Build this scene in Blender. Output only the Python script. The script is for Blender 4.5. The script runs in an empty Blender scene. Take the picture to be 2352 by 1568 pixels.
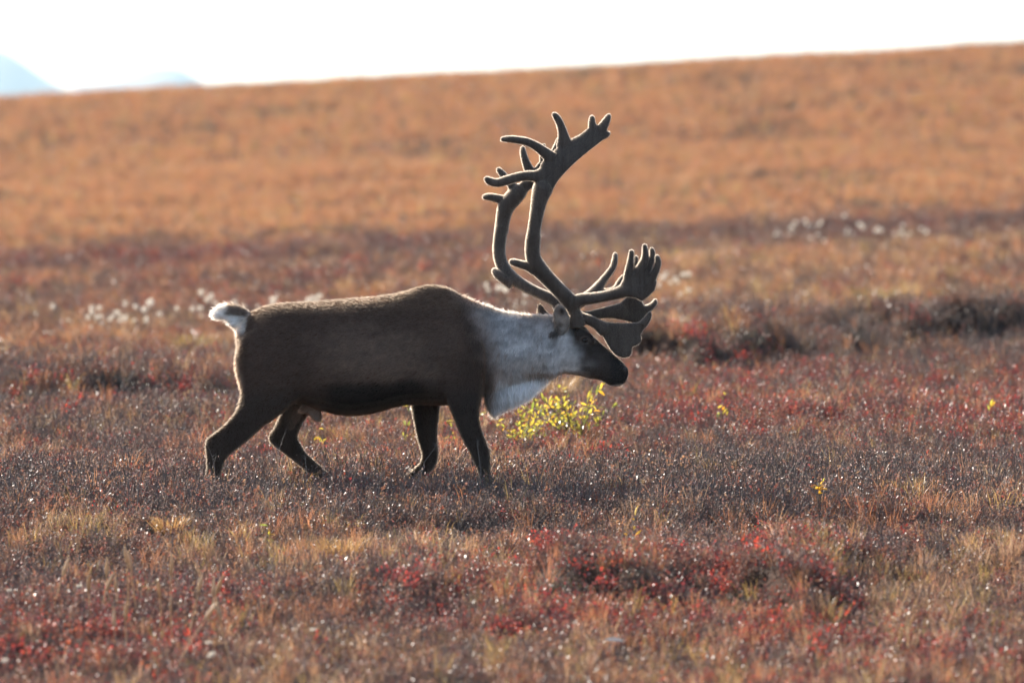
import bpy, math, random
import numpy as np
from mathutils import Vector

rng = np.random.default_rng(7)
random.seed(7)
scene = bpy.context.scene
COL = scene.collection

# ------------------------------------------------------------------ camera, sky, sun
CAM_D, CAM_H = 40.0, 2.2            # metres from the animal, height above the ground it walks on
PPM = 363.0                         # design pixels (2352 wide) per metre at the animal
GROUND_PY = 1138.0
TANP = (CAM_H - (GROUND_PY - 784.0) / PPM) / CAM_D
K = PPM * CAM_D

cam_data = bpy.data.cameras.new("camera")
cam = bpy.data.objects.new("camera", cam_data)
COL.objects.link(cam)
cam.location = (0, -CAM_D, CAM_H)
cam.rotation_euler = (math.radians(90) - math.atan(TANP), 0, 0)
cam_data.sensor_width = 36.0
cam_data.lens = 36.0 * CAM_D / (2352.0 / PPM)
cam_data.clip_start = 0.5
cam_data.clip_end = 60000
cam_data.dof.use_dof = True
cam_data.dof.focus_distance = CAM_D
cam_data.dof.aperture_fstop = cam_data.lens / 1000 / 0.108
scene.camera = cam

SUN_AZ, SUN_EL = math.radians(-42), math.radians(33)
world = bpy.data.worlds.new("World")
scene.world = world
world.use_nodes = True
wn = world.node_tree
bg = wn.nodes["Background"]
sky = wn.nodes.new("ShaderNodeTexSky")
sky.sky_type = 'NISHITA'
sky.sun_disc = False
sky.sun_elevation = SUN_EL
sky.sun_rotation = SUN_AZ
sky.dust_density = 1.5
wn.links.new(sky.outputs[0], bg.inputs[0])
bg.inputs[1].default_value = 0.10

sun_data = bpy.data.lights.new("sun", 'SUN')
sun_data.energy = 5.0
sun_data.angle = math.radians(0.53)
sun_data.color = (1.0, 0.93, 0.82)
sun = bpy.data.objects.new("sun", sun_data)
COL.objects.link(sun)
S = Vector((math.sin(SUN_AZ) * math.cos(SUN_EL), math.cos(SUN_AZ) * math.cos(SUN_EL), math.sin(SUN_EL)))
sun.rotation_euler = S.to_track_quat('Z', 'Y').to_euler()
sun.location = (-20, 20, 30)

scene.view_settings.view_transform = 'Standard'
scene.view_settings.look = 'None'
scene.view_settings.exposure = 1.5
scene.view_settings.gamma = 1.0
scene.view_settings.use_curve_mapping = False
scene.render.engine = 'CYCLES'
cy = scene.cycles
cy.max_bounces = 6
cy.diffuse_bounces = 3
cy.glossy_bounces = 2
cy.transmission_bounces = 4
cy.volume_bounces = 1
cy.transparent_max_bounces = 4
cy.sample_clamp_direct = 12
cy.sample_clamp_indirect = 4
cy.use_denoising = True
cy.caustics_reflective = False
cy.caustics_refractive = False


# ------------------------------------------------------------------ helpers
def P(px, py, y=0.0):
    """world point on the depth plane y of a design-pixel position (survey of the photograph)"""
    d = CAM_D + y
    return np.array([(px - 1176.0) / K * d, y, CAM_H + d * ((784.0 - py) / K - TANP)])


def tag(o, label=None, cat=None, group=None, kind=None):
    if label: o["label"] = label
    if cat: o["category"] = cat
    if group: o["group"] = group
    if kind: o["kind"] = kind
    return o


def link(name, data, parent=None, loc=None):
    o = bpy.data.objects.new(name, data)
    COL.objects.link(o)
    if parent is not None: o.parent = parent
    if loc is not None: o.location = loc
    return o


def mesh_np(name, V, F, mats=(), smooth=False, mi=None, attrs=None):
    """V (n,3), F (m,k) equal-sized faces"""
    V = np.asarray(V, dtype=np.float32); F = np.asarray(F, dtype=np.int32)
    me = bpy.data.meshes.new(name)
    n, (m, k) = len(V), F.shape
    me.vertices.add(n); me.vertices.foreach_set("co", V.ravel())
    me.loops.add(m * k); me.loops.foreach_set("vertex_index", F.ravel())
    me.polygons.add(m)
    me.polygons.foreach_set("loop_start", np.arange(0, m * k, k, dtype=np.int32))
    me.polygons.foreach_set("loop_total", np.full(m, k, dtype=np.int32))
    if smooth: me.polygons.foreach_set("use_smooth", np.ones(m, dtype=bool))
    for mt in mats: me.materials.append(mt)
    if mi is not None: me.polygons.foreach_set("material_index", np.asarray(mi, dtype=np.int32))
    for an, (typ, arr) in (attrs or {}).items():
        a = me.attributes.new(an, typ, 'POINT')
        arr = np.asarray(arr, dtype=np.float32)
        a.data.foreach_set({'FLOAT': 'value', 'FLOAT_COLOR': 'color', 'FLOAT_VECTOR': 'vector'}[typ], arr.ravel())
    me.update(calc_edges=True); me.validate()
    return me


def _hash(ix, iy, seed):
    h = (ix.astype(np.int64) * 374761393 + iy.astype(np.int64) * 668265263 + seed * 1442695041) & 0xffffffff
    h = ((h ^ (h >> 13)) * 1274126177) & 0xffffffff
    return ((h ^ (h >> 16)) & 0xffffff) / float(0xffffff)


def vnoise(x, y, seed=0):
    x = np.asarray(x, float); y = np.asarray(y, float)
    ix, iy = np.floor(x), np.floor(y)
    fx, fy = x - ix, y - iy
    fx = fx * fx * (3 - 2 * fx); fy = fy * fy * (3 - 2 * fy)
    a, b = _hash(ix, iy, seed), _hash(ix + 1, iy, seed)
    c, e = _hash(ix, iy + 1, seed), _hash(ix + 1, iy + 1, seed)
    return (a * (1 - fx) + b * fx) * (1 - fy) + (c * (1 - fx) + e * fx) * fy


def fbm(x, y, seed=0, octv=3):
    s, a, t = 0, 1.0, 0
    for i in range(octv):
        s = s + a * vnoise(x * 2 ** i + 17.3 * i, y * 2 ** i - 9.1 * i, seed + i); t += a; a *= 0.5
    return s / t


def sstep(a, b, x):
    t = np.clip((np.asarray(x, float) - a) / (b - a), 0, 1)
    return t * t * (3 - 2 * t)


def bump(x, a, b, s):
    return sstep(a - s, a + s, x) * (1 - sstep(b - s, b + s, x))


# ------------------------------------------------------------------ terrain
VEG = 0.11
cd, cpy = np.array([31, 50, 65, 85, 118, 150.]), np.array([1560, 895, 690, 525, 330, 158.])
cz = CAM_H + cd * ((784 - cpy) / K - TANP) - np.array([.11, .11, .12, .14, .18, .2])
cd = np.concatenate([[-30, 0, 20], cd[:1], [40], cd[1:], [160, 185, 230, 400, 1200, 20000]])
cz = np.concatenate([[-2.9, -1.9, -1.05], cz[:1], [0.0], cz[1:], [cz[-1] + .12, cz[-1] - .5, cz[-1] - 3.0, -14, -30, -30]])
_td = np.concatenate([np.arange(-60, 420, 0.25), np.arange(420, 20000, 20)])
_tz = np.interp(_td, cd, cz)
_k = np.exp(-np.linspace(-2, 2, 25) ** 2); _k /= _k.sum()
_sm = np.convolve(np.pad(_tz, 12, mode='edge'), _k, mode='valid')
_tz = np.where(_td < 400, _sm, _tz)


def screen_of(x, d, z):
    return 1176 + K * x / d, 784 - K * ((z - CAM_H) / d + TANP)


def base_z(x, d):
    z = np.interp(d, _td, _tz)
    tilt = np.interp(d, [0, 42, 50, 65, 85, 150, 260, 600], [0, 0, .010, .023, .033, .056, .03, 0])
    return z + tilt * 40 * np.tanh(x / 40)


def screen_base(x, d):
    return screen_of(x, d, base_z(x, d) + VEG)


def banks(x, d):
    """brushy ledges: how far each raises the ground, and where its face turns to the camera"""
    px, py = screen_base(x, np.maximum(d, 5))
    w = (fbm(x * 1.1, d * .5, 71) - .5) + .6 * (fbm(x * 3.7, d * .9, 72) - .5)
    rise, face = 0.0, 0.0
    for (x0, x1, soft, d0, back, h) in ((950, 1950, 130, 34.1, 2.6, .22), (1420, 2500, 50, 54.0, 7.0, .30),
                                        (-300, 520, 70, 50.0, 6.0, .19), (-200, 160, 60, 31.8, 1.5, .12)):
        dd = d + w * 2.4 - (np.clip((px - 1420) / 1000, 0, 1) * 3.5 if d0 > 53 else 0)
        m = bump(px, x0, x1, soft) * sstep(.34, .58, fbm(x * 1.9, d * .4, 84)) * 1.05
        rise = rise + h * m * sstep(d0 - .5, d0 + .15, dd) * (1 - sstep(d0 + .3, d0 + back, dd))
        face = face + m * bump(dd, d0 - .45, d0 + .05, .22)
    return rise, np.clip(face, 0, 1)


def ground_z(x, y):
    x = np.asarray(x, float); d = np.asarray(y, float) + CAM_D
    near = 1 - np.exp(-((x / 2.0) ** 2 + (y / 1.1) ** 2))
    fade = 1 - sstep(150, 400, d)
    hum = (fbm(x * .35, d * .35, 3) - .5) * .16 + (fbm(x * 1.1, d * 1.1, 5) - .5) * .15 + (fbm(x * 3.1, d * 3.1, 9, 2) - .5) * .05
    return base_z(x, d) + (hum * fade) * (.15 + .85 * near) + banks(x, d)[0] * near


def axis(lo, hi, step, far, g=1.16):
    a = list(np.arange(lo, hi + 1e-6, step)); s = step
    up, dn = [], []
    p = hi
    while p < far: s *= g; p += s; up.append(p)
    s = step; p = lo
    while p > -far: s *= g; p -= s; dn.append(p)
    return np.array(dn[::-1] + a + up)


# materials -------------------------------------------------------------------
def new_mat(name):
    m = bpy.data.materials.new(name); m.use_nodes = True
    nt = m.node_tree; nt.nodes.clear()
    out = nt.nodes.new("ShaderNodeOutputMaterial")
    return m, nt, out


def N(nt, typ, **kw):
    n = nt.nodes.new(typ)
    for k, v in kw.items(): setattr(n, k, v)
    return n


def soil_mat():
    m, nt, out = new_mat("tundra_soil")
    b = N(nt, "ShaderNodeBsdfPrincipled"); b.inputs["Roughness"].default_value = .95
    b.inputs["Specular IOR Level"].default_value = .1
    tc = N(nt, "ShaderNodeTexCoord")
    n1 = N(nt, "ShaderNodeTexNoise"); n1.inputs["Scale"].default_value = 1.3; n1.inputs["Detail"].default_value = 8
    n2 = N(nt, "ShaderNodeTexNoise"); n2.inputs["Scale"].default_value = 30; n2.inputs["Detail"].default_value = 4
    r = N(nt, "ShaderNodeValToRGB")
    e = r.color_ramp.elements
    e[0].position = .3; e[0].color = (.022, .014, .011, 1)
    e[1].position = .7; e[1].color = (.085, .048, .030, 1)
    e.new(.5).color = (.050, .026, .018, 1)
    add = N(nt, "ShaderNodeMath", operation='MULTIPLY_ADD'); add.inputs[1].default_value = .4
    for n in (n1, n2): nt.links.new(tc.outputs["Object"], n.inputs["Vector"])
    nt.links.new(n2.outputs["Fac"], add.inputs[0]); 
    mul = N(nt, "ShaderNodeMath", operation='MULTIPLY'); mul.inputs[1].default_value = .6
    nt.links.new(n1.outputs["Fac"], mul.inputs[0]); nt.links.new(mul.outputs[0], add.inputs[2])
    nt.links.new(add.outputs[0], r.inputs[0]); nt.links.new(r.outputs[0], b.inputs["Base Color"])
    bp = N(nt, "ShaderNodeBump"); bp.inputs["Distance"].default_value = .02
    nt.links.new(n2.outputs["Fac"], bp.inputs["Height"]); nt.links.new(bp.outputs[0], b.inputs["Normal"])
    nt.links.new(b.outputs[0], out.inputs[0])
    return m


def plant_mat(name, gloss=.06, rough=.3, trans=.5, tbright=1.3):
    """leaf or blade: colour runs between the two tints carried by each plant"""
    m, nt, out = new_mat(name)
    a = N(nt, "ShaderNodeAttribute", attribute_type='INSTANCER', attribute_name="ta")
    b = N(nt, "ShaderNodeAttribute", attribute_type='INSTANCER', attribute_name="tb")
    lv = N(nt, "ShaderNodeAttribute", attribute_type='GEOMETRY', attribute_name="lv")
    mx = N(nt, "ShaderNodeMix", data_type='RGBA')
    nt.links.new(lv.outputs["Fac"], mx.inputs[0]); nt.links.new(a.outputs["Color"], mx.inputs[6]); nt.links.new(b.outputs["Color"], mx.inputs[7])
    finish_leaf(nt, out, mx.outputs[2], gloss, rough, trans, tbright)
    return m


def finish_leaf(nt, out, col, gloss, rough, trans, tbright):
    df = N(nt, "ShaderNodeBsdfDiffuse"); tr = N(nt, "ShaderNodeBsdfTranslucent")
    mt = N(nt, "ShaderNodeMix", data_type='RGBA', blend_type='MULTIPLY'); mt.inputs[0].default_value = 1
    mt.inputs[7].default_value = (tbright, tbright * .95, tbright * .85, 1)
    nt.links.new(col, df.inputs[0]); nt.links.new(col, mt.inputs[6]); nt.links.new(mt.outputs[2], tr.inputs[0])
    s = N(nt, "ShaderNodeMixShader"); s.inputs[0].default_value = trans
    nt.links.new(df.outputs[0], s.inputs[1]); nt.links.new(tr.outputs[0], s.inputs[2])
    if gloss > 0:
        g = N(nt, "ShaderNodeBsdfGlossy"); g.inputs["Roughness"].default_value = rough
        g.inputs[0].default_value = (1, 1, 1, 1)
        s2 = N(nt, "ShaderNodeMixShader"); s2.inputs[0].default_value = gloss
        nt.links.new(s.outputs[0], s2.inputs[1]); nt.links.new(g.outputs[0], s2.inputs[2]); s = s2
    nt.links.new(s.outputs[0], out.inputs[0])


def own_leaf_mat(name, c0, c1, gloss=.05, rough=.35, trans=.5, tbright=1.3, attr="lv"):
    m, nt, out = new_mat(name)
    lv = N(nt, "ShaderNodeAttribute", attribute_type='GEOMETRY', attribute_name=attr)
    oi = N(nt, "ShaderNodeObjectInfo")
    ad = N(nt, "ShaderNodeMath", operation='ADD'); fr = N(nt, "ShaderNodeMath", operation='FRACT')
    nt.links.new(lv.outputs["Fac"], ad.inputs[0]); nt.links.new(oi.outputs["Random"], ad.inputs[1]); nt.links.new(ad.outputs[0], fr.inputs[0])
    mx = N(nt, "ShaderNodeMix", data_type='RGBA'); mx.inputs[6].default_value = (*c0, 1); mx.inputs[7].default_value = (*c1, 1)
    nt.links.new(fr.outputs[0], mx.inputs[0])
    finish_leaf(nt, out, mx.outputs[2], gloss, rough, trans, tbright)
    return m


def plain_mat(name, col, rough=.8, spec=.3, noise=0, nscale=20):
    m, nt, out = new_mat(name)
    b = N(nt, "ShaderNodeBsdfPrincipled")
    b.inputs["Base Color"].default_value = (*col, 1); b.inputs["Roughness"].default_value = rough
    b.inputs["Specular IOR Level"].default_value = spec
    if noise:
        tc = N(nt, "ShaderNodeTexCoord"); n = N(nt, "ShaderNodeTexNoise"); n.inputs["Scale"].default_value = nscale
        n.inputs["Detail"].default_value = 6
        mr = N(nt, "ShaderNodeMapRange"); mr.inputs[3].default_value = 1 - noise; mr.inputs[4].default_value = 1 + noise
        mx = N(nt, "ShaderNodeMix", data_type='RGBA', blend_type='MULTIPLY'); mx.inputs[0].default_value = 1
        mx.inputs[6].default_value = (*col, 1)
        nt.links.new(tc.outputs["Object"], n.inputs["Vector"]); nt.links.new(n.outputs["Fac"], mr.inputs[0])
        nt.links.new(mr.outputs[0], mx.inputs[7]); nt.links.new(mx.outputs[2], b.inputs["Base Color"])
    nt.links.new(b.outputs[0], out.inputs[0])
    return m


M_soil = soil_mat()
M_leaf = plant_mat("shrub_leaf", gloss=.05, rough=.42, trans=.45, tbright=1.3)
M_grass = plant_mat("grass_blade", gloss=.03, rough=.35, trans=.5, tbright=1.25)
M_twig = plain_mat("twig_bark", (.135, .105, .09), .75, .2)

# ground sheet ----------------------------------------------------------------
gx = axis(-13, 13, .13, 14000, 1.2)
gd = np.concatenate([np.arange(-2000, -100, 190), np.arange(-100, 20, 4), np.arange(20, 27, .5), np.arange(27, 62, .11), np.arange(62, 100, .25),
                     np.arange(100, 190, .6), np.arange(190, 420, 6), np.geomspace(420, 15000, 40)])
GX, GD = np.meshgrid(gx, gd)
GZ = ground_z(GX, GD - CAM_D)
nx, ny = len(gx), len(gd)
i0 = (np.arange(ny - 1)[:, None] * nx + np.arange(nx - 1)[None, :]).ravel()
me = mesh_np("ground", np.stack([GX.ravel(), GD.ravel() - CAM_D, GZ.ravel()], 1), np.stack([i0, i0 + 1, i0 + nx + 1, i0 + nx], 1), [M_soil], smooth=True)
tag(link("ground", me), "uneven tundra ground of dark peat under the low autumn plants", kind="structure")

# mountains -------------------------------------------------------------------
M_rock = plain_mat("mountain_rock", (.17, .17, .18), .95, .1, .3, .003)


def mountain(name, pts, dist, label, seed):
    pts = np.array(pts, float)
    xs = np.linspace(pts[0, 0], pts[-1, 0], 90)
    crest = np.interp(xs, pts[:, 0], pts[:, 1])
    crest = np.convolve(np.pad(crest, 3, mode='edge'), np.ones(7) / 7, mode='valid')
    rows = np.linspace(-1, 1, 31)
    X = (xs - 1176) / K * dist
    H = CAM_H + dist * ((784 - crest) / K - TANP) + 40
    R = 900.0
    V = []
    for r in rows:
        sp = (1 - abs(r)) ** 1.15
        nz = (fbm(X / 120, np.full_like(X, r * 7 + seed), seed, 4) - .5) * 60 * (1 - sp) * min(1, 4 * abs(r))
        V.append(np.stack([X + 0 * X, np.full_like(X, dist - CAM_D + r * R), -40 + np.maximum(H * sp + nz, 0)], 1))
    V = np.concatenate(V); n = len(xs); m = len(rows)
    j = (np.arange(m - 1)[:, None] * n + np.arange(n - 1)[None, :]).ravel()
    o = link(name, mesh_np(name, V, np.stack([j, j + 1, j + n + 1, j + n], 1), [M_rock], smooth=True))
    tag(o, label, kind="structure")


mountain("mountain", [(-900, 420), (-500, 200), (-250, 120), (-60, 96), (10, 110), (40, 124), (75, 155), (110, 182), (150, 200), (250, 260), (420, 420)], 9000,
         "hazy pale blue mountain cut off by the left edge", 3)
mountain("mountain", [(60, 420), (140, 235), (160, 190), (200, 192), (265, 183), (300, 168), (345, 152), (400, 149), (430, 160), (470, 188), (540, 230), (700, 420)], 8200,
         "low hazy pale blue mountain just above the hill crest", 8)


# ------------------------------------------------------------------ scattered ground cover
class MB:
    def __init__(s): s.v, s.f, s.mi, s.lv = [], [], [], []

    def quadstrip(s, pts, widths, wdir, mi, lv):
        b = len(s.v)
        for p, w in zip(pts, widths):
            s.v.append(p - wdir * w); s.v.append(p + wdir * w); s.lv += [lv, lv]
        for i in range(len(pts) - 1):
            a = b + 2 * i
            s.f.append((a, a + 1, a + 3, a + 2)); s.mi.append(mi)

    def leaf(s, p, d, n, L, W, mi, lv):
        w = np.cross(d, n); w /= np.linalg.norm(w) + 1e-9
        b = len(s.v)
        fold = n * W * .25
        s.v += [p, p + d * L * .5 + w * W * .5 + fold, p + d * L, p + d * L * .5 - w * W * .5 + fold]
        s.lv += [lv] * 4
        s.f.append((b, b + 1, b + 2, b + 3)); s.mi.append(mi)

    def tube(s, pts, rads, mi, lv, k=4):
        b = len(s.v); pts = [np.asarray(p, float) for p in pts]
        for i, (p, r) in enumerate(zip(pts, rads)):
            t = pts[min(i + 1, len(pts) - 1)] - pts[max(i - 1, 0)]; t /= np.linalg.norm(t) + 1e-9
            u = np.cross(t, [.31, .87, .2]); u /= np.linalg.norm(u) + 1e-9; w = np.cross(t, u)
            for j in range(k):
                a = 2 * math.pi * j / k
                s.v.append(p + (u * math.cos(a) + w * math.sin(a)) * r); s.lv.append(lv)
        for i in range(len(pts) - 1):
            for j in range(k):
                a, c = b + i * k + j, b + i * k + (j + 1) % k
                s.f.append((a, c, c + k, a + k)); s.mi.append(mi)

    def mesh(s, name, mats, smooth=False):
        return mesh_np(name, np.array(s.v), np.array(s.f), mats, smooth, s.mi, {"lv": ('FLOAT', np.array(s.lv))})


def rdir(up=0.0, spread=1.0):
    v = np.array([random.gauss(0, spread), random.gauss(0, spread), abs(random.gauss(0, spread)) * .6 + up])
    return v / (np.linalg.norm(v) + 1e-9)


def proto_shrub(name, nst=11, leaves=7, h=.15, L=.013, bare=0.0):
    b = MB()
    for i in range(nst):
        a = random.uniform(0, 6.28); lean = random.uniform(.1, .75); hh = h * random.uniform(.55, 1.1)
        p0 = np.array([random.gauss(0, .03), random.gauss(0, .03), -.03])
        d = np.array([math.cos(a) * lean, math.sin(a) * lean, 1.0])
        p1 = p0 + d * hh * .55 + np.array([random.gauss(0, .012), random.gauss(0, .012), 0])
        p2 = p1 + np.array([d[0] * .7 + random.gauss(0, .25), d[1] * .7 + random.gauss(0, .25), 1]) * hh * .5
        w = np.array([math.cos(a + 1.57), math.sin(a + 1.57), 0]); tv = random.random()
        b.quadstrip([p0, p1, p2], [.0021, .0016, .0008], w, 1, tv)
        q = p1 + rdir(.3) * hh * .4
        b.quadstrip([p1, q], [.0012, .0007], np.array([0, 1., 0]) if random.random() < .5 else np.array([1., 0, 0]), 1, tv)
        if random.random() < bare: continue
        for k in range(leaves):
            t = random.uniform(.25, 1)
            base = (p1 + (p2 - p1) * random.random()) if random.random() < .55 else (p1 + (q - p1) * random.random() if random.random() < .6 else p0 + (p1 - p0) * t)
            b.leaf(base, rdir(.35), rdir(.5, 1.0), L * random.uniform(.6, 1.35), L * random.uniform(.5, .85), 0, random.random())
    return b.mesh(name, [M_leaf, M_twig])


def proto_grass(name, n=26, h=.19, w=.0012, droop=.5, r=.03):
    b = MB()
    for i in range(n):
        a = random.uniform(0, 6.28); hh = h * random.uniform(.5, 1.15); ln = random.uniform(.05, .5)
        o = np.array([math.cos(a), math.sin(a), 0])
        p0 = o * random.uniform(0, r) + np.array([0, 0, -.02])
        p1 = p0 + o * ln * hh * .35 + np.array([0, 0, hh * .55])
        p2 = p1 + o * (ln * .7 + droop * random.random() * .6) * hh * .35 + np.array([0, 0, hh * .35])
        p3 = p2 + o * (ln + droop * random.random()) * hh * .3 + np.array([0, 0, hh * random.uniform(-.08, .22)])
        aa = random.uniform(0, 3.14); wd = np.array([math.cos(aa), math.sin(aa), 0])
        b.quadstrip([p0, p1, p2, p3], [w, w, w * .8, w * .25], wd, 0, random.random())
    return b.mesh(name, [M_grass])


def proto_mat(name):
    b = MB()
    for i in range(120):
        a = random.uniform(0, 6.28); r = .09 * math.sqrt(random.random())
        p = np.array([r * math.cos(a), r * math.sin(a), random.uniform(-.01, .07) * (1 - r / .13)])
        b.leaf(p, rdir(.9), rdir(.2), random.uniform(.008, .018), random.uniform(.004, .009), 0, random.random())
    for i in range(10):
        p = np.array([random.gauss(0, .03), random.gauss(0, .03), 0]); b.quadstrip([p, p + rdir(.8) * .09], [.0012, .0006], np.array([1., 0, 0]), 1, .5)
    return b.mesh(name, [M_leaf, M_twig])


def scatter(name, label, protos, pts, rot, scl, idx, ta, tb):
    n = len(pts)
    if n == 0: return
    me = bpy.data.meshes.new(name)
    me.vertices.add(n); me.vertices.foreach_set("co", pts.astype(np.float32).ravel())
    for an, typ, arr, key in (("rot", 'FLOAT_VECTOR', rot, 'vector'), ("scl", 'FLOAT_VECTOR', scl, 'vector'), ("idx", 'INT', idx, 'value'),
                              ("ta", 'FLOAT_VECTOR', ta, 'vector'), ("tb", 'FLOAT_VECTOR', tb, 'vector')):
        a = me.attributes.new(an, typ, 'POINT')
        a.data.foreach_set(key, np.ascontiguousarray(arr, dtype=np.int32 if typ == 'INT' else np.float32).ravel())
    me.update()
    col = bpy.data.collections.new(name + "_kinds")
    for i, pm in enumerate(protos):
        col.objects.link(bpy.data.objects.new("%s_kind_%02d" % (name, i), pm))
    ng = bpy.data.node_groups.new(name, 'GeometryNodeTree')
    ng.interface.new_socket("Geometry", in_out='INPUT', socket_type='NodeSocketGeometry')
    ng.interface.new_socket("Geometry", in_out='OUTPUT', socket_type='NodeSocketGeometry')
    gi = ng.nodes.new("NodeGroupInput"); go = ng.nodes.new("NodeGroupOutput")
    ci = ng.nodes.new("GeometryNodeCollectionInfo"); ci.inputs["Collection"].default_value = col
    ci.inputs["Separate Children"].default_value = True; ci.inputs["Reset Children"].default_value = True
    ip = ng.nodes.new("GeometryNodeInstanceOnPoints"); ip.inputs["Pick Instance"].default_value = True

    def na(nm, t):
        q = ng.nodes.new("GeometryNodeInputNamedAttribute"); q.data_type = t; q.inputs["Name"].default_value = nm
        return q.outputs["Attribute"]
    ng.links.new(gi.outputs[0], ip.inputs["Points"]); ng.links.new(ci.outputs[0], ip.inputs["Instance"])
    ng.links.new(na("idx", 'INT'), ip.inputs["Instance Index"])
    er = ng.nodes.new("FunctionNodeEulerToRotation")
    ng.links.new(na("rot", 'FLOAT_VECTOR'), er.inputs[0]); ng.links.new(er.outputs[0], ip.inputs["Rotation"])
    ng.links.new(na("scl", 'FLOAT_VECTOR'), ip.inputs["Scale"])
    ng.links.new(ip.outputs[0], go.inputs[0])
    o = link(name, me)
    md = o.modifiers.new("cover", 'NODES'); md.node_group = ng
    tag(o, label, kind="stuff")
    return o


SH = [proto_shrub("shrub%d" % i, 12, 8, .15, (.012, .014, .017, .020)[i]) for i in range(4)] + [proto_shrub("shrub_dense", 13, 10, .13)]
TW = [proto_shrub("twigs%d" % i, 13, 5, .17, .009, .35) for i in range(3)]
GR = [proto_grass("grass%d" % i) for i in range(4)]
MA = [proto_mat("mat%d" % i) for i in range(3)]

# sample the plants over the visible strip of tundra
bands = [(24, 33, 130, .95), (33, 46, 190, .9), (46, 60, 110, 1.1), (60, 88, 62, 1.35), (88, 120, 46, 1.45), (120, 172, 28, 1.8)]
PX, PD, PS = [], [], []
for d0, d1, dens, sc in bands:
    hw = 0.081 * d1 + 2.2
    n = int(dens * 2 * hw * (d1 - d0))
    PX.append(rng.uniform(-hw, hw, n)); PD.append(rng.uniform(d0, d1, n)); PS.append(np.full(n, sc))
PX, PD, PS = map(np.concatenate, (PX, PD, PS))
ok = np.abs(PX) < .081 * PD + 2.2
PX, PD, PS = PX[ok], PD[ok], PS[ok]
sx, sy = screen_base(PX, PD)
bk = banks(PX, PD)[1]
n1 = fbm(PX * .55, PD * .30, 21); n2 = fbm(PX * .8 + 5, PD * .4, 33); n3 = fbm(PX * 2.2, PD * 1.1, 45); n4 = fbm(PX * .16, PD * .16, 57)
edge = 572 - (sx / 2352) * 95 + (n2 - .5) * 30         # foot of the orange hillside
foot = bump(sy - edge, -2, 58, 22) * (.4 + .6 * sstep(.35, .6, n1))
hill = sstep(-34, 30, edge - sy + (n3 - .5) * 60)


def win(x0, x1, y0, y1, s=40, t=18):
    return bump(sx, x0, x1, s) * bump(sy, y0, y1, t)


W = {}
far = sstep(44, 60, PD)
W['brown'] = 1.5 * (1 - hill) + .35 * hill
W['red'] = (1 - hill) * (.10 + 1.0 * sstep(.55, .72, n1)
            + 2.8 * win(1480, 2500, 820, 985, 90, 30) * (.3 + n3) + 1.9 * win(900, 1950, 1270, 1440, 80, 25) * (.3 + n3)
            + 1.2 * win(-200, 600, 1330, 1450, 60, 25) + 1.3 * win(-300, 420, 1420, 1700, 100, 30) + 1.0 * win(1500, 2500, 1440, 1700, 100, 30)
            + .55 * win(-300, 1150, 560, 700, 60, 25) * n3 * 2 + .8 * win(450, 1450, 900, 1080, 60, 30) * n3 + .8 * win(1850, 2500, 640, 720, 60, 20)
            + .8 * win(-300, 520, 760, 850, 60, 20))
W['tan'] = (1 - hill) * (.12 + (.5 + 1.0 * far) * sstep(.50, .66, n2) + 1.9 * win(-300, 2600, 1190, 1290, 200, 40) * sstep(.42, .6, n2) + 2.0 * win(1450, 2600, 1150, 1420, 120, 60) * sstep(.4, .6, n2)
            + 1.0 * win(1500, 2600, 560, 700, 80, 25) * n3 * 2 + .5 * win(500, 2600, 1440, 1700, 200, 30)) + .9 * hill * (.3 + n2)
W['orange'] = (1 - hill) * (.10 + 1.3 * far * sstep(.48, .62, n1) + .22 * (1 - far) * sstep(.55, .66, n2) + 1.0 * sstep(.58, .75, n3) * sstep(.4, .6, n1) + 1.6 * win(-300, 560, 735, 800, 60, 18) * n3 * 1.6 + 1.2 * win(1450, 2600, 590, 700, 80, 22) * n3 * 2
            + 1.0 * win(-300, 2600, 600, 660, 80, 20) * n2 + 1.6 * win(560, 950, 1200, 1290, 50, 25) * sstep(.45, .6, n2)) + 3.2 * hill * (.4 + n1)
W['twig'] = (1 - hill) * (.8 + 1.5 * win(-300, 1900, 1040, 1185, 200, 25) + 1.6 * win(-300, 560, 860, 1010, 100, 30) + 1.6 * win(1450, 2500, 980, 1120, 100, 30)
            + 1.2 * win(-300, 1000, 1300, 1400, 100, 20) + 1.2 * win(1500, 2400, 760, 850, 60, 20) + 1.0 * sstep(.5, .65, n4))
blot = fbm(PX * .42 + 3, PD * .16, 91)
W['dark'] = (1 - hill) * (.08 + 4.0 * sstep(.2, .8, bk) * sstep(.35, .6, n3) + .9 * sstep(.62, .75, n4) * sstep(.5, .65, n3) + 1.6 * far * sstep(.62, .72, blot)) + hill * (.10 + 3.0 * sstep(.60, .74, blot))
for k_ in ('tan', 'orange'): W[k_] = W[k_] * (1 - .75 * foot)
W['brown'] = W['brown'] + 1.2 * foot
names = list(W)
WW = np.stack([W[k] for k in names], 1); WW = WW / WW.sum(1, keepdims=True)
pick = (rng.random(len(PX))[:, None] > np.cumsum(WW, 1)).sum(1).clip(0, len(names) - 1)
Z = ground_z(PX, PD - CAM_D)

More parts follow.
